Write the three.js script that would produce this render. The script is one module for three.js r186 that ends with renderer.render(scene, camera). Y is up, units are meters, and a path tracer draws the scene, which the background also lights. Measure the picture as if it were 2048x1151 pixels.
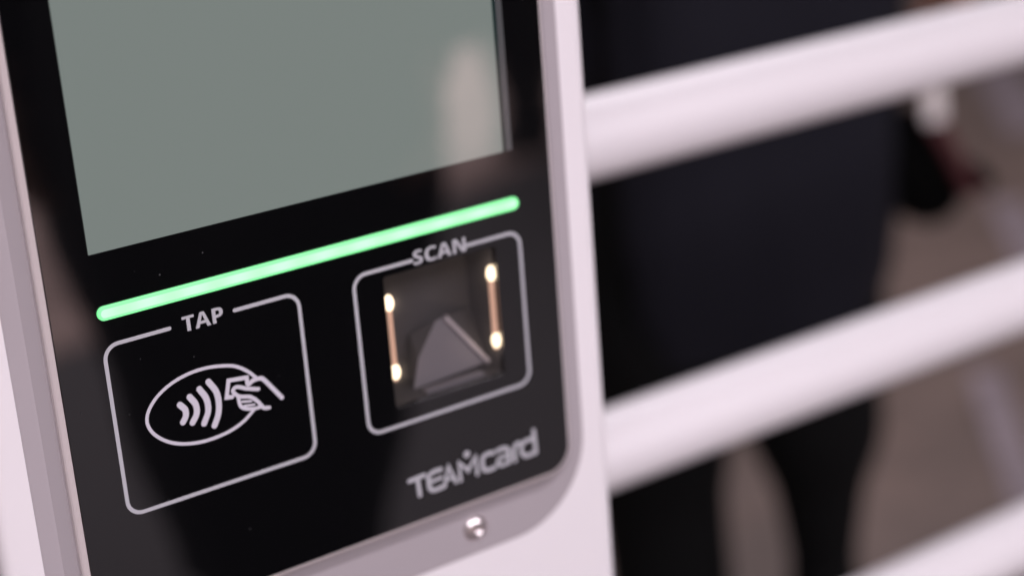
import * as THREE from 'three';
import { RoundedBoxGeometry } from 'three/addons/geometries/RoundedBoxGeometry.js';
import { mergeGeometries, mergeVertices } from 'three/addons/utils/BufferGeometryUtils.js';
import { FontLoader } from 'three/addons/loaders/FontLoader.js';
import { TextGeometry } from 'three/addons/geometries/TextGeometry.js';
import { RectAreaLightUniformsLib } from 'three/addons/lights/RectAreaLightUniformsLib.js';
import { Brush, Evaluator, SUBTRACTION } from 'three-bvh-csg';
import { ImprovedNoise } from 'three/addons/math/ImprovedNoise.js';

// ------------------------------------------------------------------ camera, light, exposure
RectAreaLightUniformsLib.init();
const scene = new THREE.Scene();
const V = (x, y, z) => new THREE.Vector3(x, y, z);
const camera = new THREE.PerspectiveCamera(17.95, 1024 / 575, 0.05, 80);
camera.position.set(-0.2856, 1.2891, 0.5415);
{ // handheld, rolled a few degrees and looking down past the reader to the right
  const right = V(0.8132, -0.07314, 0.57737), up = V(0.24322, 0.94399, -0.22298), back = V(-0.52873, 0.32175, 0.78544);
  camera.quaternion.setFromRotationMatrix(new THREE.Matrix4().makeBasis(right, up, back));
}
camera.focus = 0.60; camera.userData.fStop = 4.0;
scene.background = new THREE.Color().setRGB(0.16, 0.145, 0.152);        // dim even light of the hall
const renderer = new THREE.WebGLRenderer({ antialias: true });
renderer.toneMapping = THREE.LinearToneMapping; renderer.toneMappingExposure = 1.0;
renderer.shadowMap.enabled = true;
const LAMP = new THREE.Color().setRGB(0.985, 0.905, 0.985);
const LAMPS = [ // x, y, z, width, depth, radiance
  [-1.6, 2.95, 2.7, 1.5, 1.5, 18],
  [0.9, 2.95, 2.9, 1.5, 1.5, 13],
  [2.2, 2.95, -2.2, 1.5, 1.5, 9],
  [3.4, 2.95, 5.2, 1.5, 1.5, 30],
];

// ------------------------------------------------------------------ helpers
let seed = 7;
const rnd = () => { seed = (seed * 1664525 + 1013904223) % 4294967296; return seed / 4294967296; };
const noise = new ImprovedNoise();
const fbm = (x, y, z, o = 4) => { let s = 0, a = 0.5; for (let i = 0; i < o; i++) { s += a * noise.noise(x, y, z + i * 7.3); x *= 2.03; y *= 2.03; a *= 0.5; } return s; };
const lin = (r, g, b) => new THREE.Color().setRGB(r, g, b);
const used = new Map();
function numbered(n) { const k = used.get(n) ?? 0; used.set(n, k + 1); return k ? n + '_' + String(k).padStart(3, '0') : n; }
function mesh(name, geo, mat, parent) {
  const m = new THREE.Mesh(geo, mat); m.name = name; m.castShadow = m.receiveShadow = true; parent.add(m); return m;
}
function thing(name, label, category, pos = [0, 0, 0], turn = 0, group) {
  const g = new THREE.Group(); g.name = numbered(name); g.position.set(...pos); g.rotation.y = turn;
  g.userData = { label, category }; if (group) g.userData.group = group; scene.add(g); return g;
}
function single(name, geo, mat, label, category, pos = [0, 0, 0], turn = 0, group) {
  const m = mesh(numbered(name), geo, mat, scene); m.position.set(...pos); m.rotation.y = turn;
  m.userData = { label, category }; if (group) m.userData.group = group; return m;
}
function structure(name, geo, mat, label) { const m = mesh(numbered(name), geo, mat, scene); m.userData = { kind: 'structure', label, category: name.replace(/_/g, ' ') }; return m; }
function dataTex(w, h, fn, srgb, rx = 1, ry = 1) {
  const d = new Uint8Array(w * h * 4);
  for (let j = 0; j < h; j++) for (let i = 0; i < w; i++) { const c = fn(i / w, j / h, i, j); const k = (j * w + i) * 4; for (let q = 0; q < 3; q++) d[k + q] = Math.max(0, Math.min(255, Math.round((Array.isArray(c) ? c[q] : c) * 255))); d[k + 3] = 255; }
  const t = new THREE.DataTexture(d, w, h); t.magFilter = THREE.LinearFilter; t.minFilter = THREE.LinearMipmapLinearFilter; t.generateMipmaps = true;
  t.wrapS = t.wrapT = THREE.RepeatWrapping; t.repeat.set(rx, ry); if (srgb) t.colorSpace = THREE.SRGBColorSpace; t.needsUpdate = true; return t;
}
const tile = (u, v, f, z) => { // noise that wraps round in u and v
  const a = (x, y) => fbm(x * f, y * f, z); const su = u, sv = v;
  return (a(u, v) * (1 - su) + a(u - 1, v) * su) * (1 - sv) + (a(u, v - 1) * (1 - su) + a(u - 1, v - 1) * su) * sv;
};

// a closed or open stroke drawn as a flat ribbon facing +z (millimetres in, metres out)
function ribbon(pts, w, z, closed = false) {
  const P = pts.map(p => new THREE.Vector2(p[0] / 1000, p[1] / 1000)), n = P.length, h = w / 2000, pos = [], idx = [];
  const dir = (a, b) => b.clone().sub(a).normalize();
  const L = [], Rr = [];
  for (let i = 0; i < n; i++) {
    const a = closed || i > 0 ? dir(P[(i - 1 + n) % n], P[i]) : null, b = closed || i < n - 1 ? dir(P[i], P[(i + 1) % n]) : null;
    const t = (a && b) ? a.clone().add(b).normalize() : (a ?? b); const nn = new THREE.Vector2(-t.y, t.x);
    const k = a && b ? Math.min(1.8, 1 / Math.max(0.3, nn.dot(new THREE.Vector2(-b.y, b.x)))) : 1;
    L.push(P[i].clone().addScaledVector(nn, h * k)); Rr.push(P[i].clone().addScaledVector(nn, -h * k));
  }
  for (let i = 0; i < n; i++) pos.push(L[i].x, L[i].y, z, Rr[i].x, Rr[i].y, z);
  for (let i = 0; i < (closed ? n : n - 1); i++) { const a = 2 * i, b = 2 * ((i + 1) % n); idx.push(a, a + 1, b, b, a + 1, b + 1); }
  if (!closed) for (const [i, j] of [[0, 1], [n - 1, n - 2]]) { // round caps
    const d = dir(P[j], P[i]), a0 = Math.atan2(d.y, d.x) - Math.PI / 2, c = pos.length / 3; pos.push(P[i].x, P[i].y, z);
    for (let q = 0; q <= 10; q++) { const a = a0 + Math.PI * q / 10; pos.push(P[i].x + h * Math.cos(a), P[i].y + h * Math.sin(a), z); }
    for (let q = 0; q < 10; q++) idx.push(c, c + 1 + q, c + 2 + q);
  }
  const g = new THREE.BufferGeometry(); g.setAttribute('position', new THREE.Float32BufferAttribute(pos, 3));
  g.setAttribute('normal', new THREE.Float32BufferAttribute(pos.map((_, i) => i % 3 === 2 ? 1 : 0), 3));
  g.setAttribute('uv', new THREE.Float32BufferAttribute(pos.filter((_, i) => i % 3 < 2), 2)); g.setIndex(idx); return g;
}
const smooth = (pts, m = 8, closed = false) => new THREE.CatmullRomCurve3(pts.map(p => V(p[0], p[1], 0)), closed, 'centripetal').getPoints(pts.length * m).map(p => [p.x, p.y]);
function strokes(list, z0) { let z = z0; return mergeGeometries(list.map(([p, w, c]) => ribbon(p, w, z += 0.00002, c))); }
// outline of a rounded rectangle, counter-clockwise from the right side's lower end
function roundRect(x0, x1, y0, y1, r, k = 12) {
  const o = []; for (const [cx, cy, a] of [[x1 - r, y0 + r, -90], [x1 - r, y1 - r, 0], [x0 + r, y1 - r, 90], [x0 + r, y0 + r, 180]]) for (let i = 0; i <= k; i++) { const t = (a + 90 * i / k) * Math.PI / 180; o.push([cx + r * Math.cos(t), cy + r * Math.sin(t)]); }
  return o;
}
// skin between outlines of equal length, each [points, z]
function loftRings(rings, capLast = false) {
  const pos = [], idx = [], n = rings[0][0].length;
  rings.forEach(([p, z], r) => p.forEach(q => pos.push(q[0], q[1], typeof z === 'function' ? z(q) : z)));
  for (let r = 0; r < rings.length - 1; r++) for (let i = 0; i < n; i++) { const a = r * n + i, b = r * n + (i + 1) % n; idx.push(a, b, a + n, b, b + n, a + n); }
  const g = new THREE.BufferGeometry(); g.setAttribute('position', new THREE.Float32BufferAttribute(pos, 3));
  g.setAttribute('uv', new THREE.Float32BufferAttribute(pos.filter((_, i) => i % 3 < 2), 2)); g.setIndex(idx);
  const f = g.toNonIndexed(); f.computeVertexNormals(); return f;
}
const shapeOf = pts => new THREE.Shape(pts.map(p => new THREE.Vector2(p[0], p[1])));
const mm = a => a.map(p => [p[0] * 0.001, p[1] * 0.001]);

// smooth implicit surfaces for the figures
function surfaceNets(f, lo, hi, h) {
  const nx = Math.ceil((hi[0] - lo[0]) / h) + 1, ny = Math.ceil((hi[1] - lo[1]) / h) + 1, nz = Math.ceil((hi[2] - lo[2]) / h) + 1;
  const F = new Float32Array(nx * ny * nz), id = (i, j, k) => (k * ny + j) * nx + i;
  for (let k = 0; k < nz; k++) for (let j = 0; j < ny; j++) for (let i = 0; i < nx; i++) F[id(i, j, k)] = f(lo[0] + i * h, lo[1] + j * h, lo[2] + k * h);
  const cell = new Int32Array(nx * ny * nz).fill(-1), pos = [], idx = [];
  for (let k = 0; k < nz - 1; k++) for (let j = 0; j < ny - 1; j++) for (let i = 0; i < nx - 1; i++) {
    let s = [0, 0, 0], c = 0, neg = 0; const v = [];
    for (let q = 0; q < 8; q++) { const x = F[id(i + (q & 1), j + (q >> 1 & 1), k + (q >> 2))]; v.push(x); if (x < 0) neg++; }
    if (neg === 0 || neg === 8) continue;
    for (let q = 0; q < 8; q++) for (const b of [1, 2, 4]) if (!(q & b) && (v[q] < 0) !== (v[q | b] < 0)) {
      const t = v[q] / (v[q] - v[q | b]); s[0] += (q & 1) + (b === 1 ? t : 0); s[1] += (q >> 1 & 1) + (b === 2 ? t : 0); s[2] += (q >> 2) + (b === 4 ? t : 0); c++;
    }
    cell[id(i, j, k)] = pos.length / 3; pos.push(lo[0] + (i + s[0] / c) * h, lo[1] + (j + s[1] / c) * h, lo[2] + (k + s[2] / c) * h);
  }
  const quad = (a, b, c, d, flip) => { if (a < 0 || b < 0 || c < 0 || d < 0) return; if (flip) idx.push(a, c, b, a, d, c); else idx.push(a, b, c, a, c, d); };
  for (let k = 1; k < nz - 1; k++) for (let j = 1; j < ny - 1; j++) for (let i = 1; i < nx - 1; i++) {
    const a = F[id(i, j, k)] < 0;
    if (a !== F[id(i + 1, j, k)] < 0) quad(cell[id(i, j - 1, k - 1)], cell[id(i, j, k - 1)], cell[id(i, j, k)], cell[id(i, j - 1, k)], !a);
    if (a !== F[id(i, j + 1, k)] < 0) quad(cell[id(i - 1, j, k - 1)], cell[id(i - 1, j, k)], cell[id(i, j, k)], cell[id(i, j, k - 1)], !a);
    if (a !== F[id(i, j, k + 1)] < 0) quad(cell[id(i - 1, j - 1, k)], cell[id(i, j - 1, k)], cell[id(i, j, k)], cell[id(i - 1, j, k)], !a);
  }
  const g = new THREE.BufferGeometry(); g.setAttribute('position', new THREE.Float32BufferAttribute(pos, 3)); g.setIndex(idx); g.computeVertexNormals(); return g;
}
function cone(x, y, z, a, b, ra, rb) { // distance to a tapered capsule
  const bx = b[0] - a[0], by = b[1] - a[1], bz = b[2] - a[2], px = x - a[0], py = y - a[1], pz = z - a[2];
  const t = Math.max(0, Math.min(1, (px * bx + py * by + pz * bz) / (bx * bx + by * by + bz * bz + 1e-9)));
  return Math.hypot(px - bx * t, py - by * t, pz - bz * t) - (ra + (rb - ra) * t);
}
const smin = (a, b, k) => { const h = Math.max(0, 1 - Math.abs(a - b) / k); return Math.min(a, b) - h * h * k * 0.25; };
const sdf = (bones, k) => (x, y, z) => { let d = 1; for (const [a, b, ra, rb] of bones) d = smin(d, cone(x, y, z, a, b, ra, rb), k); return d; };

// ------------------------------------------------------------------ materials
const speck = dataTex(512, 512, (u, v) => { const n = tile(u, v, 6, 1) * 0.9 + tile(u, v, 40, 5) * 0.5; const s = rnd() < 0.05 ? (rnd() - 0.5) * 0.28 : 0; const b = 0.84 + n * 0.5 + s + (rnd() - 0.5) * 0.1; return [b, b * 0.985, b * 0.97]; }, true);
const speckR = dataTex(256, 256, (u, v) => 0.62 + tile(u, v, 9, 11) * 0.5 + (rnd() - 0.5) * 0.06, false);
const weave = dataTex(128, 128, (u, v) => 0.5 + 0.25 * Math.sin(u * Math.PI * 32) * Math.sin(v * Math.PI * 32) + (rnd() - 0.5) * 0.4, false);
const peel = dataTex(256, 256, (u, v) => 0.5 + tile(u, v, 44, 3) * 0.9, false);
const diodes = dataTex(64, 4, u => { const b = 0.9 + 0.1 * Math.cos(u * Math.PI * 2); return [0.84 * b + 0.16 * b * b * b, b, 0.84 * b + 0.16 * b * b * b]; }, false, 60, 1);
const M = {
  floor: new THREE.MeshStandardMaterial({ color: lin(0.150, 0.106, 0.090), map: speck, roughnessMap: speckR, roughness: 0.85 }),
  paving: new THREE.MeshStandardMaterial({ color: lin(0.74, 0.55, 0.51), map: speck, roughness: 0.9 }),
  mat: new THREE.MeshStandardMaterial({ color: lin(0.115, 0.104, 0.107), bumpMap: weave, bumpScale: 0.002, roughness: 0.95 }),
  dash: new THREE.MeshStandardMaterial({ color: lin(0.24, 0.20, 0.225), map: speck, roughness: 0.7 }),
  white: new THREE.MeshPhysicalMaterial({ color: lin(0.80, 0.765, 0.785), roughness: 0.42, bumpMap: peel, bumpScale: 0.00006 }),
  frame: new THREE.MeshPhysicalMaterial({ color: lin(0.39, 0.353, 0.373), roughness: 0.5, bumpMap: peel, bumpScale: 0.00004 }),
  rim: new THREE.MeshPhysicalMaterial({ color: lin(0.62, 0.555, 0.55), roughness: 0.35 }),
  glass: new THREE.MeshPhysicalMaterial({ color: lin(0.003, 0.003, 0.0035), roughness: 0.03, ior: 1.9 }),
  display: new THREE.MeshPhysicalMaterial({ color: lin(0.01, 0.01, 0.01), roughness: 0.03, ior: 2.333, emissive: lin(0.184, 0.211, 0.198), emissiveIntensity: 1 }),
  lcdLine: new THREE.MeshPhysicalMaterial({ color: lin(0.006, 0.022, 0.02), roughness: 0.05, ior: 1.9 }),
  lcdEdge: new THREE.MeshPhysicalMaterial({ color: lin(0.085, 0.09, 0.092), roughness: 0.05, ior: 1.9 }),
  print: new THREE.MeshStandardMaterial({ color: lin(0.44, 0.44, 0.47), roughness: 0.6 }),
  symbol: new THREE.MeshStandardMaterial({ color: lin(0.56, 0.54, 0.60), roughness: 0.6 }),
  led: new THREE.MeshStandardMaterial({ color: lin(0.2, 0.5, 0.25), emissive: lin(0.13, 0.80, 0.24), emissiveIntensity: 1, roughness: 0.4 }),
  ledCore: new THREE.MeshStandardMaterial({ color: lin(0.2, 0.5, 0.25), emissive: lin(0.42, 1.05, 0.5), emissiveIntensity: 1.15, emissiveMap: diodes, roughness: 0.4 }),
  cavity: new THREE.MeshStandardMaterial({ color: lin(0.05, 0.0465, 0.048), roughness: 0.7 }),
  mirror: new THREE.MeshStandardMaterial({ color: lin(0.165, 0.155, 0.17), roughness: 0.5 }),
  edge: new THREE.MeshStandardMaterial({ color: lin(0.40, 0.37, 0.39), roughness: 0.45 }),
  pane: new THREE.MeshPhysicalMaterial({ color: lin(0.8, 0.79, 0.8), transmission: 1, thickness: 0, roughness: 0.16, ior: 1.6 }),
  pipe: new THREE.MeshStandardMaterial({ color: lin(0.5, 0.3, 0.2), emissive: lin(1.0, 0.6, 0.44), emissiveIntensity: 0.5, roughness: 0.4 }),
  bulb: new THREE.MeshStandardMaterial({ color: lin(0.5, 0.4, 0.3), emissive: lin(1.0, 0.78, 0.52), emissiveIntensity: 3.2, roughness: 0.4 }),
  steel: new THREE.MeshStandardMaterial({ color: lin(0.72, 0.66, 0.66), metalness: 0.9, roughness: 0.28 }),
  lampFrame: new THREE.MeshStandardMaterial({ color: lin(0.7, 0.7, 0.7), roughness: 0.5 }),
  lampGlow: new THREE.MeshStandardMaterial({ color: lin(0.8, 0.8, 0.8), emissive: LAMP, emissiveIntensity: 1.2, roughness: 0.6 }),
  coat: new THREE.MeshPhysicalMaterial({ color: lin(0.0105, 0.0105, 0.0168), roughness: 0.9, bumpMap: weave, bumpScale: 0.0006, specularIntensity: 0.5 }),
  black: new THREE.MeshPhysicalMaterial({ color: lin(0.006, 0.006, 0.0065), roughness: 0.9, specularIntensity: 0.5 }),
  body: new THREE.MeshPhysicalMaterial({ vertexColors: true, roughness: 0.9, specularIntensity: 0.35 }),
  hair: new THREE.MeshStandardMaterial({ color: lin(0.03, 0.02, 0.015), roughness: 0.7 }),
  bag: new THREE.MeshPhysicalMaterial({ color: lin(0.0012, 0.0012, 0.0012), roughness: 0.9, specularIntensity: 0.15 }),
  red: new THREE.MeshStandardMaterial({ color: lin(0.075, 0.016, 0.018), roughness: 0.8 }),
  card: new THREE.MeshStandardMaterial({ color: lin(0.78, 0.72, 0.70), roughness: 0.6 }),
  dust: new THREE.MeshStandardMaterial({ color: lin(0.045, 0.045, 0.048), roughness: 1 }),
};

// ------------------------------------------------------------------ ground
function sheet(x0, x1, z0, z1, y) {
  const g = new THREE.PlaneGeometry(x1 - x0, z1 - z0); g.rotateX(-Math.PI / 2); g.translate((x0 + x1) / 2, y, (z0 + z1) / 2);
  const p = g.attributes.position, uv = g.attributes.uv; for (let i = 0; i < p.count; i++) uv.setXY(i, p.getX(i) * 0.8, p.getZ(i) * 0.8); return g;
}
structure('floor', sheet(-12, 14, -14, 12, 0), M.floor, 'brown grey speckled floor of the hall behind the barrier');
const skew = (g, z) => { const p = g.attributes.position; for (let i = 0; i < p.count; i++) if (Math.abs(p.getZ(i) - z) < 1e-4) p.setZ(i, z + 0.294 * (p.getX(i) - 0.87)); return g; };
structure('paving', skew(sheet(-6, 8, 2.95, 11, 0.004), 2.95), M.paving, 'pale beige floor mirrored in the black glass');
structure('entrance_mat', skew(sheet(-2, 5, 0.3, 2.93, 0.008), 2.93), M.mat, 'grey woven mat in front of the reader');
{ // worn grey dashes of a floor line, running away from the barrier
  const d = V(0.668, 0, -0.744), s = V(0.744, 0, 0.668), dash = (a, len, w) => {
    const c = []; for (const [l, q] of [[0, -1], [0, 1], [len, 1], [len, -1]]) c.push(V(a[0], 0.004, a[1]).addScaledVector(d, l).addScaledVector(s, q * w / 2));
    const g = new THREE.BufferGeometry(); g.setAttribute('position', new THREE.Float32BufferAttribute(c.flatMap(v => [v.x, v.y, v.z]), 3)); g.setAttribute('uv', new THREE.Float32BufferAttribute(c.flatMap(v => [v.x * 3, v.z * 3]), 2)); g.setIndex([0, 1, 2, 0, 2, 3]); g.computeVertexNormals(); return g;
  };
  for (const [a, len, w, l] of [[[1.42, -0.735], 1.10, 0.06, 'grey dash on the floor nearest the barrier, low at the right edge'], [[2.60, -1.77], 0.62, 0.085, 'grey dash on the floor between the other two, beside the hanging pouch'], [[3.55, -2.58], 0.95, 0.15, 'wide pale dash on the floor farthest away, under the top rail at the right edge']]) {
    const m = structure('floor_marking', dash(a, len, w), M.dash, l); m.userData.category = 'floor marking';
  }
}

// ------------------------------------------------------------------ ceiling lamps that light the hall
LAMPS.forEach(([x, y, z, w, d, L], i) => {
  const where = ['square white ceiling panel lamp in front of the reader, to its left', 'square white ceiling panel lamp in front of the reader, to its right', 'square white ceiling panel lamp over the person behind the rails', 'square white ceiling panel lamp over the pale floor farthest in front'][i];
  const t = thing('ceiling_light', where, 'ceiling light', [x, y, z], 0, 'ceiling panel lamps');
  const f = new THREE.Shape(); f.moveTo(-w / 2 - 0.03, -d / 2 - 0.03); f.lineTo(w / 2 + 0.03, -d / 2 - 0.03); f.lineTo(w / 2 + 0.03, d / 2 + 0.03); f.lineTo(-w / 2 - 0.03, d / 2 + 0.03); f.closePath();
  const h = new THREE.Path(); h.moveTo(-w / 2, -d / 2); h.lineTo(-w / 2, d / 2); h.lineTo(w / 2, d / 2); h.lineTo(w / 2, -d / 2); h.closePath(); f.holes.push(h);
  const fg = new THREE.ExtrudeGeometry(f, { depth: 0.06, bevelEnabled: false }); fg.rotateX(Math.PI / 2); fg.translate(0, 0.05, 0);
  mesh('frame', fg, M.lampFrame, t);
  const dg = new THREE.BoxGeometry(w - 0.002, 0.03, d - 0.002); dg.translate(0, 0.03, 0); mesh('diffuser', dg, M.lampGlow, t);
  const a = new THREE.RectAreaLight(LAMP, L, w, d); a.position.set(0, 0.005, 0); a.rotation.x = -Math.PI / 2; t.add(a);
});

// ------------------------------------------------------------------ the reader
const H = 1.10;                                                          // height of the green strip, where y = 0 on the panel
const term = thing('ticket_reader', 'white ticket reader with black glass panel, grey screen and glowing green strip', 'ticket reader', [0, 0, -0.258]);
const put = (name, geo, mat, parent = term) => { geo.translate(0, H, 0.258); return mesh(name, geo, mat, parent); };
{
  const g = new RoundedBoxGeometry(0.2536, 1.47, 0.5, 5, 0.005); g.translate(0, 1.47 / 2 + 0.001 - H, -0.258); 
    const cut = new THREE.BoxGeometry(0.0556, 0.0576, 0.06); cut.translate(0.04815, -0.0401, -0.0085);
    const whole = new Brush(g), hole = new Brush(cut); whole.updateMatrixWorld(); hole.updateMatrixWorld(); const ev = new Evaluator(); ev.useGroups = false;
    put('housing', ev.evaluate(whole, hole, SUBTRACTION).geometry, M.white);
  const outer = roundRect(-113.8, 113.8, -140.5, 342, 36), foot = roundRect(-112.6, 112.6, -139.2, 341, 35.2), mid = roundRect(-107, 107, -122.6, 336, 18), top = roundRect(-103.2, 103.2, -116.6, 333, 13);
  const fr = put('bezel_frame', loftRings([[mm(outer), -0.0082], [mm(foot), -0.0077], [mm(mid), -0.0071], [mm(top), -0.0040], [mm(roundRect(-99, 99, -112, 330, 10)), -0.0040]]), M.frame);
  mesh('rim', loftRings([[mm(roundRect(-102.4, 102.4, -115.6, 332.2, 12.2)), -0.0047], [mm(roundRect(-102.4, 102.4, -115.6, 332.2, 12.2)), -0.0022], [mm(roundRect(-101.9, 101.9, -115.1, 331.7, 11.9)), -0.0015], [mm(roundRect(-100.4, 100.4, -113.5, 330.2, 10.5)), -0.0003], [mm(roundRect(-100.1, 100.1, -113.2, 330, 10.2)), -0.0008], [mm(roundRect(-100.1, 100.1, -113.2, 330, 10.2)), -0.003]]).translate(0, H, 0.258), M.rim, fr);
  for (const x of [57.8, -57.8]) { // domed screws with a hexagon socket in the sloped frame
    const prof = [[0, 0.0008], [0.0011, 0.0008], [0.0014, 0.0019], [0.0022, 0.0019], [0.0034, 0.0013], [0.0043, 0.0003], [0.0046, -0.0006]].map(p => new THREE.Vector2(...p)).reverse();
    const s = new THREE.LatheGeometry(prof, 28); s.scale(1.25, 1.25, 1.25); s.rotateX(Math.PI / 2 - Math.atan2(0.0010, 0.0142) * -1); s.translate(x / 1000, -0.1287, -0.0072); put('screw', s, M.steel);
  }
  // black glass with the scan opening cut out
  const WX0 = 0.0235, WX1 = 0.0728, WY0 = -0.0658, WY1 = -0.0144;
  const sh = shapeOf(mm(roundRect(-100, 100, -113, 330, 10))); sh.holes.push(new THREE.Path(roundRect(WX0, WX1, WY0, WY1, 0.0012, 4).reverse().map(p => new THREE.Vector2(...p))));
  const gg = new THREE.ExtrudeGeometry(sh, { depth: 0.003, bevelEnabled: false, curveSegments: 12 }); gg.translate(0, 0, -0.003);
  const glass = put('front_glass', gg, M.glass);
  const on = (name, geo, mat) => { geo.translate(0, H, 0.258); return mesh(name, geo, mat, glass); };
  // display with the dark line and the grey edge that show along its right side
  const quad = (x0, x1, y0, y1, z) => { const g = new THREE.PlaneGeometry((x1 - x0) / 1000, (y1 - y0) / 1000); g.translate((x0 + x1) / 2000, (y0 + y1) / 2000, z); return g; };
  on('display', quad(-84.2, 79.4, 20.4, 300, 0.00025), M.display);
  on('display_line', quad(79.4, 80.9, 20.4, 300, 0.00025), M.lcdLine);
  on('display_edge', quad(80.9, 83.6, 20.4, 300, 0.00025), M.lcdEdge);
  // green light strip
  const led = new THREE.ExtrudeGeometry(shapeOf(mm(roundRect(-84.4, 84.4, -2.45, 2.45, 2.44, 10))), { depth: 0.0022, bevelEnabled: true, bevelThickness: 0.0003, bevelSize: 0.0003, bevelOffset: -0.0003, bevelSegments: 2, curveSegments: 10 });
  led.translate(0, 0, -0.0016); on('light_strip', led, M.led);
  on('light_core', new THREE.ShapeGeometry(shapeOf(mm(roundRect(-83.3, 83.3, -1.45, 1.45, 1.44, 10)))).translate(0, 0, 0.00098), M.ledCore);
  for (let i = 0; i < 6; i++) { const p = new THREE.PointLight(lin(0.35, 1, 0.42), 0.00001); p.position.set(-0.07 + i * 0.028, H, 0.258 + 0.0006); p.shadow.radius = 0.1; p.castShadow = true; term.add(p); }
  // printed outlines and lettering
  const boxLine = (x0, x1, g0, g1, y0, y1, r) => { // starts right of the gap in the top line, runs clockwise to its left end
    const o = [[g1, y1]]; const arc = (cx, cy, a) => { for (let i = 0; i <= 8; i++) { const t = (a - 90 * i / 8) * Math.PI / 180; o.push([cx + r * Math.cos(t), cy + r * Math.sin(t)]); } };
    arc(x1 - r, y1 - r, 90); arc(x1 - r, y0 + r, 0); arc(x0 + r, y0 + r, -90); arc(x0 + r, y1 - r, 180); o.push([g0, y1]); return o;
  };
  on('tap_frame', ribbon(boxLine(-83.9, -11.2, -60.2, -35.8, -72.4, -11.2, 5.2), 1.38, 0.0002), M.print);
  on('scan_frame', ribbon(boxLine(11.2, 83.9, 35.9, 60.4, -72.4, -11.2, 5.2), 1.38, 0.0002), M.print);
  const font = await new FontLoader().loadAsync('fonts/droid/droid_sans_bold.typeface.json');
  const word = (txt, x0, x1, y0, y1) => {
    const g = new TextGeometry(txt, { font, size: 1, depth: 0.0001, curveSegments: 6 }); g.computeBoundingBox(); const b = g.boundingBox;
    g.translate(-b.min.x, -b.min.y, 0); g.scale((x1 - x0) / (b.max.x - b.min.x) / 1000, (y1 - y0) / (b.max.y - b.min.y) / 1000, 1); g.translate(x0 / 1000, y0 / 1000, 0.00012); return g;
  };
  on('tap_lettering', word('TAP', -55.4, -40.2, -13.9, -8.5), M.print);
  on('scan_lettering', word('SCAN', 36.7, 59.7, -13.2, -7.7), M.print);
  on('contactless_oval', ribbon(smooth([[-31.3, -36.93], [-34.2, -33.83], [-38.51, -30.88], [-43.9, -29.3], [-49.78, -28.5], [-56.68, -28.9], [-63.23, -30.77], [-68.63, -34.03], [-71.88, -37.92], [-72.81, -41.18], [-71.98, -44.55], [-69.37, -48.05], [-65.31, -51.11], [-60.15, -53.19], [-54.3, -54.3], [-48.27, -54.3], [-42.53, -53.44], [-37.54, -51.53], [-33.35, -48.67]], 4), 1.2, 0.0002), M.symbol);
  for (const w of [[[-60.34, -38.74], [-58.66, -41.1], [-58.8, -43.4], [-60.09, -45.2]], [[-56.45, -36.99], [-54.66, -40.2], [-54.7, -43.6], [-56.62, -46.4]], [[-52.54, -35.24], [-50.44, -39.5], [-50.4, -43.9], [-52.49, -48]], [[-48.87, -33.63], [-46.5, -38.1], [-46.2, -43.2], [-47, -46.6], [-48.8, -49.9]]])
    on('wave', ribbon(smooth(w, 6), 2.2, 0.00021), M.symbol);
  on('hand_with_card', strokes([
    [[[-40.91, -41.61], [-42.97, -41.22], [-41.45, -35.34], [-34.53, -36.22], [-34.59, -38.47]], 1.5],
    [smooth([[-34.17, -38.83], [-31.91, -37.89], [-29.08, -38.12], [-27.8, -39.32]], 5).concat([[-22.11, -47.43]]), 1.6],
    [smooth([[-30.74, -41.65], [-35.06, -40.16], [-39.05, -38.5], [-40.36, -39.4], [-39.44, -41.14], [-37.78, -42.4], [-34.12, -43.6], [-31.62, -46.0], [-29.58, -49.0], [-27.48, -49.61]], 5), 1.4],
    [smooth([[-38.7, -42.6], [-38.19, -45.84], [-36.49, -47.26], [-32.82, -48.28], [-30.4, -48.3]], 5), 1.3],
    [[[-37.5, -44.4], [-34.01, -45.2]], 0.8], [[[-36.9, -46.1], [-33.07, -46.8]], 0.8]], 0.00022), M.symbol);
  const B = 1.75;
  on('maker_lettering', strokes([
    [[[25.8, -95.5], [32.6, -95.2]], B], [[[29.5, -95.6], [29.84, -102.6]], B],
    [smooth([[40.0, -95.2], [36.4, -95.2], [34.5, -96.2], [34.2, -99], [34.6, -101.6], [36.2, -102.6], [40.4, -102.5]], 5), B], [[[34.8, -98.8], [40.0, -98.6]], 1.4],
    [[[41.0, -102.5], [43.42, -95.0], [46.2, -102.4]], 1.6], [[[42.2, -100.2], [45.2, -100.2]], 1.2],
    [[[48.3, -102.5], [48.3, -95.2], [52.1, -99.6], [55.9, -95.0], [56.1, -102.4]], 1.6],
    [smooth([[64.1, -96.0], [61.6, -95.6], [59.2, -96.4], [58.8, -98.9], [59.2, -101.4], [61, -102.3], [64.3, -102.2]], 5), B],
    [smooth([[66.0, -95.8], [69.2, -95.6], [71.0, -96.8], [71.3, -99.5], [71.3, -102.2]], 5), B], [smooth([[71, -102.0], [67.4, -102.3], [65.8, -101], [66.4, -99.4], [71.0, -99.0]], 5), 1.5],
    [smooth([[73.9, -102.4], [73.8, -98], [74.6, -96], [76.4, -95.7]], 5), B],
    [[[83.6, -92.6], [83.9, -102.1]], B], [smooth([[83.6, -101.9], [79, -102], [77.3, -100.2], [77.3, -97.6], [78.9, -96], [83.6, -95.9]], 5), B],
    [[[51.9, -92.7], [52.1, -92.72]], 2.7]], 0.0002), M.print);
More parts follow.
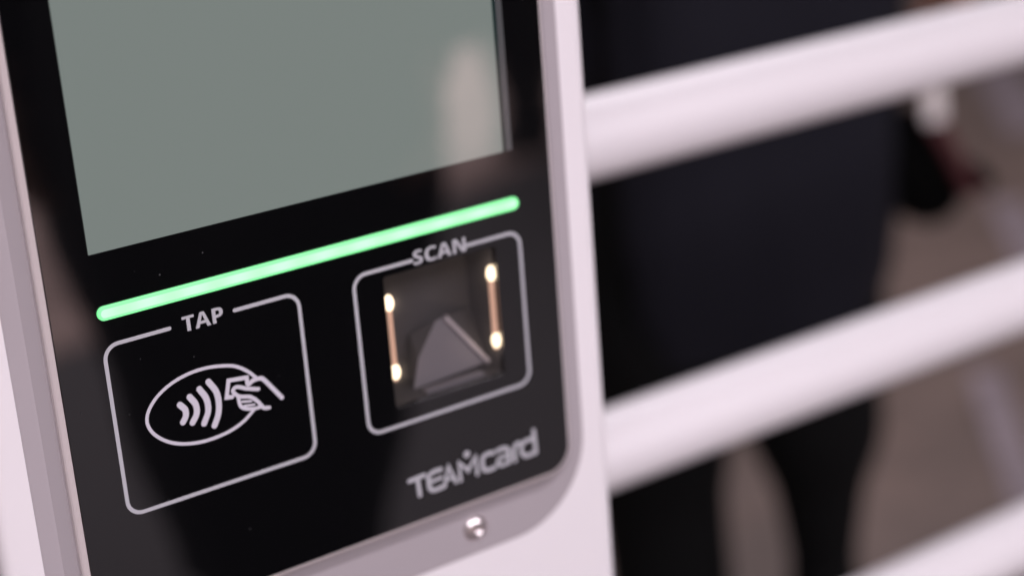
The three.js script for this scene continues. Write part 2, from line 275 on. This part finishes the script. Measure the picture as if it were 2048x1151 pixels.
  { // flecks of dust lying on the glass
    const specks = []; for (let i = 0; i < 34; i++) { const r = 0.0001 + rnd() * rnd() * 0.00025, g = new THREE.CircleGeometry(r, 7); g.scale(1, 0.6 + rnd() * 0.8, 1); g.rotateZ(rnd() * 3); g.translate(-0.095 + rnd() * 0.19, -0.11 + rnd() * 0.125, 0.00016); const p = g.attributes.position; const cx = p.getX(0), cy = p.getY(0); if (cx > WX0 - 0.001 && cx < WX1 + 0.001 && cy > WY0 - 0.001 && cy < WY1 + 0.001) continue; specks.push(g); }
    const d = on('dust', mergeGeometries(specks), M.dust); d.userData.kind = 'stuff';
  }
  // barcode scanner behind its window
  const scan = new THREE.Group(); scan.name = 'scanner'; term.add(scan);
  const D = 0.022, cav = (name, g, m) => { g.translate(0, H, 0.258); return mesh(name, g, m, scan); };
  const box = (x0, x1, y0, y1, z0, z1) => { const g = new THREE.BoxGeometry(x1 - x0, y1 - y0, z1 - z0); g.translate((x0 + x1) / 2, (y0 + y1) / 2, (z0 + z1) / 2); return g; };
  const T = 0.002, e = 0.0002;
  cav('well', mergeGeometries([box(WX0 - e - T, WX0 - e, WY0 - T, WY1 + T, -D, -0.0031), box(WX1 + e, WX1 + e + T, WY0 - T, WY1 + T, -D, -0.0031), box(WX0 - e, WX1 + e, WY1, WY1 + T, -D, -0.0031), box(WX0 - e, WX1 + e, WY0 - T, WY0, -D, -0.0031), box(WX0 - e - T, WX1 + e + T, WY0 - T, WY1 + T, -D - T, -D)]), M.cavity);
  cav('window', quad(WX0 * 1000 + 0.1, WX1 * 1000 - 0.1, WY0 * 1000 + 0.1, WY1 * 1000 - 0.1, -0.0009), M.pane);
  const tri = pts => { const g = new THREE.BufferGeometry(); g.setAttribute('position', new THREE.Float32BufferAttribute(pts.flat().map(v => v / 1000), 3)); g.setAttribute('uv', new THREE.Float32BufferAttribute(pts.flatMap(p => [p[0], p[1]]), 2)); g.computeVertexNormals(); return g; };
  const a = [55.7, -41.3, -13], b = [71.2, -62.8, -9], c = [38.6, -65.6, -11.5], d = [44, -47, -20], q = [72.4, -44, -21];
  const a0 = [51.9, -42.2, -13.4], m = [42.4, -54.6, -12.6];
  cav('deflector', tri([a, a0, m, a, m, c, a, c, b]), M.mirror);
  cav('deflector_side', tri([a0, d, m, m, d, c, a, b, q]), M.cavity);
  cav('deflector_edge', new THREE.TubeGeometry(new THREE.LineCurve3(V(...a).multiplyScalar(0.001).add(V(0, 0, 0.0004)), V(...b).multiplyScalar(0.001).add(V(0, 0, 0.0004))), 4, 0.0011, 8), M.edge);
  cav('ledge', box(0.040, 0.066, -0.0657, -0.0646, -0.008, -0.004), M.mirror);
  for (const x of [26.3, 71.6]) { // warm light bars at both sides, brightest at their lamps
    const p = cav('light_bar', new THREE.CapsuleGeometry(0.0011, 0.031, 4, 10).translate(x / 1000, -0.0398, -0.0030), M.pipe);
    for (const y of [-25.6, -52.4]) {
      const s = new THREE.SphereGeometry(0.0019, 14, 10); s.scale(1, 1.7, 0.8); s.translate(x / 1000, y / 1000, -0.0026); mesh('bulb', s.translate(0, H, 0.258), M.bulb, p);
      const l = new THREE.PointLight(lin(1, 0.78, 0.6), 0.00013); l.position.set(x / 1000, y / 1000 + H, 0.258 - 0.0026); l.shadow.radius = 0.06; l.castShadow = true; term.add(l);
    }
  }
}

// ------------------------------------------------------------------ the barrier of white tubes beside it
{
  const t = thing('barrier', 'white barrier of round horizontal tubes running right from the reader', 'barrier', [0.74, 0, -0.25]);
  for (let i = 0; i < 6; i++) {
    const g = new THREE.CylinderGeometry(0.0234, 0.0234, 1.22, 40, 1); g.rotateZ(Math.PI / 2); g.translate(0, H - 0.0618 - i * 0.1895, 0); mesh('rail', g, M.white, t);
  }
  const p = new THREE.CylinderGeometry(0.03, 0.03, 1.12, 32, 1); p.translate(0.63, 0.56, 0); mesh('post', p, M.white, t);
  const cp = new THREE.SphereGeometry(0.0305, 24, 10, 0, Math.PI * 2, 0, Math.PI / 2); cp.scale(1, 0.4, 1); cp.translate(0.63, 1.12, 0); mesh('post_cap', cp, M.white, t);
  const pl = new THREE.CylinderGeometry(0.07, 0.075, 0.012, 32); pl.translate(0.63, 0.006, 0); mesh('base_plate', pl, M.white, t);
}

// ------------------------------------------------------------------ people
function handBones(w, dir, nrm, curl) { // wrist, direction of the fingers, direction the palm faces
  const d = V(...dir).normalize(), n = V(...nrm).normalize(), s = new THREE.Vector3().crossVectors(d, n).normalize(), W = V(...w), out = [];
  const P = (a, b, c) => W.clone().addScaledVector(d, a).addScaledVector(s, b).addScaledVector(n, c);
  const arr = v => [v.x, v.y, v.z];
  [[-0.027, 0.072], [-0.009, 0.08], [0.010, 0.076], [0.027, 0.062]].forEach(([b, len], i) => {
    let k = P(0.078 - Math.abs(i - 1) * 0.004, b, 0); out.push([arr(P(0.0, b * 0.5, 0)), arr(k), 0.014, 0.0105]);
    let ang = 0; [0.45, 0.32, 0.23].forEach((f, j) => { ang += curl * [0.5, 0.9, 0.6][j]; const nk = k.clone().addScaledVector(d, len * f * Math.cos(ang)).addScaledVector(n, len * f * Math.sin(ang)); out.push([arr(k), arr(nk), 0.0098 - j * 0.0008, 0.0090 - j * 0.0008]); k = nk; });
  });
  const t0 = P(0.018, -0.022, 0.004), t1 = P(0.052, -0.046, 0.014), t2 = P(0.08, -0.045, 0.026), t3 = P(0.1, -0.038, 0.034);
  out.push([arr(t0), arr(t1), 0.014, 0.0112], [arr(t1), arr(t2), 0.0108, 0.0098], [arr(t2), arr(t3), 0.0098, 0.0082]);
  out.push([arr(P(-0.05, 0, 0)), arr(P(0.012, 0, 0)), 0.025, 0.023]);
  return out;
}
const SKIN = [0.36, 0.20, 0.15], CLOTH = [0.0042, 0.0043, 0.0046];
function person(label, place, facing, o) {
  const t = thing("person", label, "person", place, facing), [lx, rx] = o.legs;
  const bones = [];
  for (const [x, fx, rc = 0.067, ra = 0.037, xa = x] of [lx, rx]) { bones.push([[Math.sign(fx) * 0.085, 0.92, 0], [x, 0.5, 0.02 + o.z0], 0.095, rc], [[x, 0.5, 0.02 + o.z0], [x, 0.36, o.zc], rc, rc], [[x, 0.36, o.zc], [xa, 0.1, o.za], rc, ra], [[xa, 0.1, o.za], [xa, 0.035, o.za + 0.12], 0.036, 0.026]); }
  for (const s of [-1, 1]) bones.push([[s * 0.06, 0.95, 0], [s * 0.075, 1.32, -0.01], 0.11, 0.1], [[s * 0.02, 1.38, -0.01], [s * 0.15, 1.375, -0.02], 0.065, 0.045]);
  bones.push([[0, 1.38, -0.02], [0, 1.54, 0], 0.06, 0.052]);
  for (const a of o.arms) bones.push([a[0], a[1], 0.05, 0.042], [a[1], a[2], 0.042, 0.028]);
  const parts = [surfaceNets(sdf(bones, 0.05), [-0.45, -0.02, -0.26], [0.45, 1.5, 0.34], 0.013)];
  const head = sdf([[[0, 1.655, -0.015], [0, 1.635, 0.0], 0.088, 0.082], [[0, 1.6, 0.02], [0, 1.565, 0.045], 0.066, 0.045], [[0, 1.64, 0.08], [0, 1.605, 0.103], 0.011, 0.013], [[-0.018, 1.575, 0.088], [0.018, 1.575, 0.088], 0.008, 0.008], [[-0.082, 1.63, 0], [-0.09, 1.6, 0.0], 0.013, 0.009], [[0.082, 1.63, 0], [0.09, 1.6, 0], 0.013, 0.009], [[-0.032, 1.655, 0.066], [0.032, 1.655, 0.066], 0.018, 0.018], [[0, 1.45, -0.02], [0, 1.58, 0], 0.056, 0.054]], 0.018);
  parts.push(surfaceNets(head, [-0.13, 1.44, -0.15], [0.13, 1.77, 0.15], 0.006));
  for (const a of o.arms) { const w = a[2]; parts.push(surfaceNets(sdf(handBones(w, a[3], a[4], a[5]), 0.007), [w[0] - 0.15, w[1] - 0.2, w[2] - 0.15], [w[0] + 0.15, w[1] + 0.1, w[2] + 0.2], 0.004)); }
  parts.forEach((g, i) => { const p = g.attributes.position, c = []; for (let q = 0; q < p.count; q++) { const skin = i > 0 || (p.getY(q) > 1.4 && Math.abs(p.getX(q)) < 0.07); c.push(...(skin ? SKIN : CLOTH)); } g.setAttribute('color', new THREE.Float32BufferAttribute(c, 3)); });
  mesh('body', mergeGeometries(parts), M.body, t);
  // eyes and hair
  for (const s of [-1, 1]) mesh('eye', new THREE.SphereGeometry(0.009, 12, 8).translate(s * 0.031, 1.637, 0.0745), M.hair, t);
  mesh('hair', surfaceNets((x, y, z) => Math.max(sdf([[[0, 1.665, -0.025], [0, 1.66, -0.02], 0.102, 0.1], [[0, 1.6, -0.06], [0, 1.54, -0.065], 0.07, 0.05]], 0.03)(x, y, z) - 0.004 * Math.sin(x * 90 + y * 20), z * 0.75 - 0.045 + (1.69 - y) * 0.55), [-0.13, 1.46, -0.16], [0.13, 1.79, 0.13], 0.008), M.hair, t);
  // coat: a soft shell with folds, closed at the hem
  const n = 72, pos = [], idx = [], uv = [];
  const rings = o.coat, ev = y => { let i = 0; while (i < rings.length - 2 && rings[i + 1][0] < y) i++; const a = rings[i], b = rings[i + 1]; let u = (y - a[0]) / (b[0] - a[0]); u = u * u * (3 - 2 * u); return [1, 2, 3, 4].map(q => a[q] + (b[q] - a[q]) * u); };
  const y0 = rings[0][0], y1 = rings[rings.length - 1][0], rows = []; rows.push([y0 + 0.03, 0.9]); rows.push([y0 + 0.004, 0.93]); for (let i = 0; i <= 60; i++) rows.push([y0 + (y1 - y0) * i / 60, 1]);
  rows.forEach(([y, k]) => { const [ax, az, cx, cz] = ev(y); for (let i = 0; i < n; i++) { const th = i / n * Math.PI * 2, c = Math.cos(th), s = Math.sin(th), ex = 0.86; const fold = 1 + 0.075 * Math.sin(th * 6 + y * 3 + 5 * fbm(c * 0.8, s * 0.8, y + o.seed)) + 0.10 * fbm(c * 2.2 + 5, s * 2.2 + y * 1.1, y * 0.8 + o.seed) + 0.022 * Math.sin(th * 9 + 4 * fbm(c, s, y * 2 + o.seed)) * Math.max(0, 1.05 - y) * 1.4; pos.push(cx + Math.sign(c) * Math.abs(c) ** ex * ax * k * fold, y, cz + Math.sign(s) * Math.abs(s) ** ex * az * k * fold); uv.push(i / n * 30, y * 25); } });
  for (let r = 0; r < rows.length - 1; r++) for (let i = 0; i < n; i++) { const a = r * n + i, b = r * n + (i + 1) % n; idx.push(a, a + n, b, b, a + n, b + n); }
  const cg = new THREE.BufferGeometry(); cg.setAttribute('position', new THREE.Float32BufferAttribute(pos, 3)); cg.setAttribute('uv', new THREE.Float32BufferAttribute(uv, 2)); cg.setIndex(idx); cg.computeVertexNormals(); mesh('coat', cg, o.mat, t);
  for (const a of o.arms) {
    const w = V(...a[2]), e = V(...a[1]), s = V(...a[0]), cuff = w.clone().lerp(e, 0.08), curve = new THREE.CatmullRomCurve3([s.clone().lerp(V(0, 1.38, 0), 0.25), s.clone().lerp(e, 0.25), e, e.clone().lerp(cuff, 0.6), cuff]);
    const g = new THREE.TubeGeometry(curve, 48, 0.06, 24); const p = g.attributes.position;
    for (let i = 0; i <= 48; i++) { const ctr = curve.getPointAt(i / 48), k = 1.15 - 0.32 * i / 48; for (let j = 0; j <= 24; j++) { const q = i * 25 + j, v = V(p.getX(q), p.getY(q), p.getZ(q)).sub(ctr); const f = k + 0.07 * fbm(v.x * 30 + o.seed, i * 0.22, v.z * 30); v.multiplyScalar(f); p.setXYZ(q, ctr.x + v.x, ctr.y + v.y, ctr.z + v.z); } }
    g.computeVertexNormals(); mesh('sleeve', g, o.mat, t);
  }
  for (const [x0, , , , x = x0] of [lx, rx]) mesh('shoe', surfaceNets((X, Y, Z) => Math.max(sdf([[[x, 0.075, o.za - 0.01], [x, 0.045, o.za + 0.04], 0.05, 0.047], [[x, 0.04, o.za], [x, 0.034, o.za + 0.15], 0.044, 0.038]], 0.04)(X, Y, Z), 0.002 - Y), [x - 0.08, -0.01, o.za - 0.1], [x + 0.08, 0.16, o.za + 0.23], 0.008), M.black, t);
  return t;
}
const who = V(1.1378, 0, -1.0636), turn = -34 * Math.PI / 180;
const coatRings = [[0.487, 0.150, 0.125, 0.0, 0.005], [0.56, 0.183, 0.145, 0.002, 0.0], [0.66, 0.196, 0.155, 0.002, -0.005], [0.85, 0.2, 0.155, 0.0, -0.01], [1.05, 0.195, 0.145, 0, -0.01], [1.3, 0.212, 0.14, 0, -0.015], [1.4, 0.218, 0.12, 0, -0.02], [1.455, 0.165, 0.1, 0, -0.02], [1.49, 0.088, 0.082, 0, -0.015], [1.54, 0.08, 0.078, 0, -0.005]];
person('person in a knee-length black coat standing behind the white rails', [who.x, 0, who.z], turn, {
  legs: [[-0.118, -1, 0.084, 0.082, -0.104], [0.088, 1, 0.072, 0.036, 0.098]], z0: 0.0, zc: 0.0, za: -0.02, seed: 3, mat: M.coat, coat: coatRings,
  arms: [[[0.185, 1.38, -0.03], [0.282, 1.1, -0.1], [0.268, 0.925, -0.066], [-0.14, -0.95, 0.25], [-0.8, 0, 0.5], 1.1], [[-0.185, 1.38, -0.03], [-0.26, 1.1, -0.04], [-0.25, 0.86, 0.03], [0, -1, 0.1], [0.9, 0, 0.2], 0.5]],
});
// what the hand behind the top rail carries
const hold = (x, y, z) => { const c = Math.cos(turn), s = Math.sin(turn); return [who.x + x * c + z * s, y, who.z - x * s + z * c]; };
{
  const g = new RoundedBoxGeometry(0.025, 0.082, 0.005, 4, 0.0024); const bend = g.attributes.position; g.rotateZ(0.06);
  single('card', g, M.card, 'small pale card held in the hand below the top rail', 'card', hold(0.2195, 0.793, 0.07), turn + 0.1);
  const b = thing('pouch', 'small black pouch with a dark red strap hanging from the hand', 'pouch', hold(0.222, 0.675, 0.03), turn);
  const f = sdf([[[-0.018, 0.062, 0], [-0.010, 0.0, 0], 0.028, 0.042], [[-0.010, 0.0, 0], [0.004, -0.018, 0.002], 0.042, 0.038]], 0.03);
  mesh('pouch_body', surfaceNets((x, y, z) => f(x, y, z * 1.7), [-0.08, -0.09, -0.05], [0.08, 0.11, 0.05], 0.005), M.bag, b);
  const strap = new THREE.CatmullRomCurve3([V(-0.004, 0.085, 0.02), V(0.014, 0.052, 0.028), V(0.032, 0.015, 0.03), V(0.046, -0.014, 0.028)]);
  const sg = new THREE.TubeGeometry(strap, 20, 0.011, 10); mesh('strap', sg, M.red, b);
  mesh('clip', new THREE.CapsuleGeometry(0.011, 0.022, 4, 10).rotateZ(0.7).translate(0.057, 0.004, 0.022), M.bag, b);
}
// two people standing in front, seen only as dark shapes mirrored in the glass
const side = s => [[s * 0.19, 1.38, -0.03], [s * 0.262, 1.12, -0.03], [s * 0.245, 0.87, 0.06], [0, -1, 0.12], [-s * 0.9, 0, 0.2], 0.6];
person('person in a black coat standing in front of the reader', [0.640, 0, 1.40], -2.5, {
  legs: [[-0.075, -1], [0.075, 1]], z0: 0, zc: 0, za: -0.02, seed: 9, mat: M.black, arms: [side(1), side(-1)],
  coat: [[0.22, 0.125, 0.11, 0, 0.0], [0.45, 0.175, 0.15, 0, 0], [0.72, 0.232, 0.18, 0, 0], [0.9, 0.235, 0.17, 0, -0.01], [1.1, 0.21, 0.145, 0, -0.01], [1.3, 0.212, 0.14, 0, -0.015], [1.4, 0.218, 0.12, 0, -0.02], [1.455, 0.165, 0.1, 0, -0.02], [1.49, 0.088, 0.082, 0, -0.015], [1.54, 0.08, 0.078, 0, -0.005]],
});
person('person in black farther off on the pale floor in front of the reader', [2.60, 0, 3.60], -2.3, {
  legs: [[-0.074, -1, 0.068, 0.034, -0.03], [0.074, 1, 0.068, 0.034, 0.03]], z0: 0, zc: 0, za: -0.02, seed: 15, mat: M.black, arms: [side(1), side(-1)],
  coat: [[0.75, 0.19, 0.15, 0, 0], [0.9, 0.2, 0.155, 0, -0.01], [1.1, 0.19, 0.145, 0, -0.01], [1.3, 0.212, 0.14, 0, -0.015], [1.4, 0.218, 0.12, 0, -0.02], [1.455, 0.165, 0.1, 0, -0.02], [1.49, 0.088, 0.082, 0, -0.015], [1.54, 0.08, 0.078, 0, -0.005]],
});

renderer.render(scene, camera);
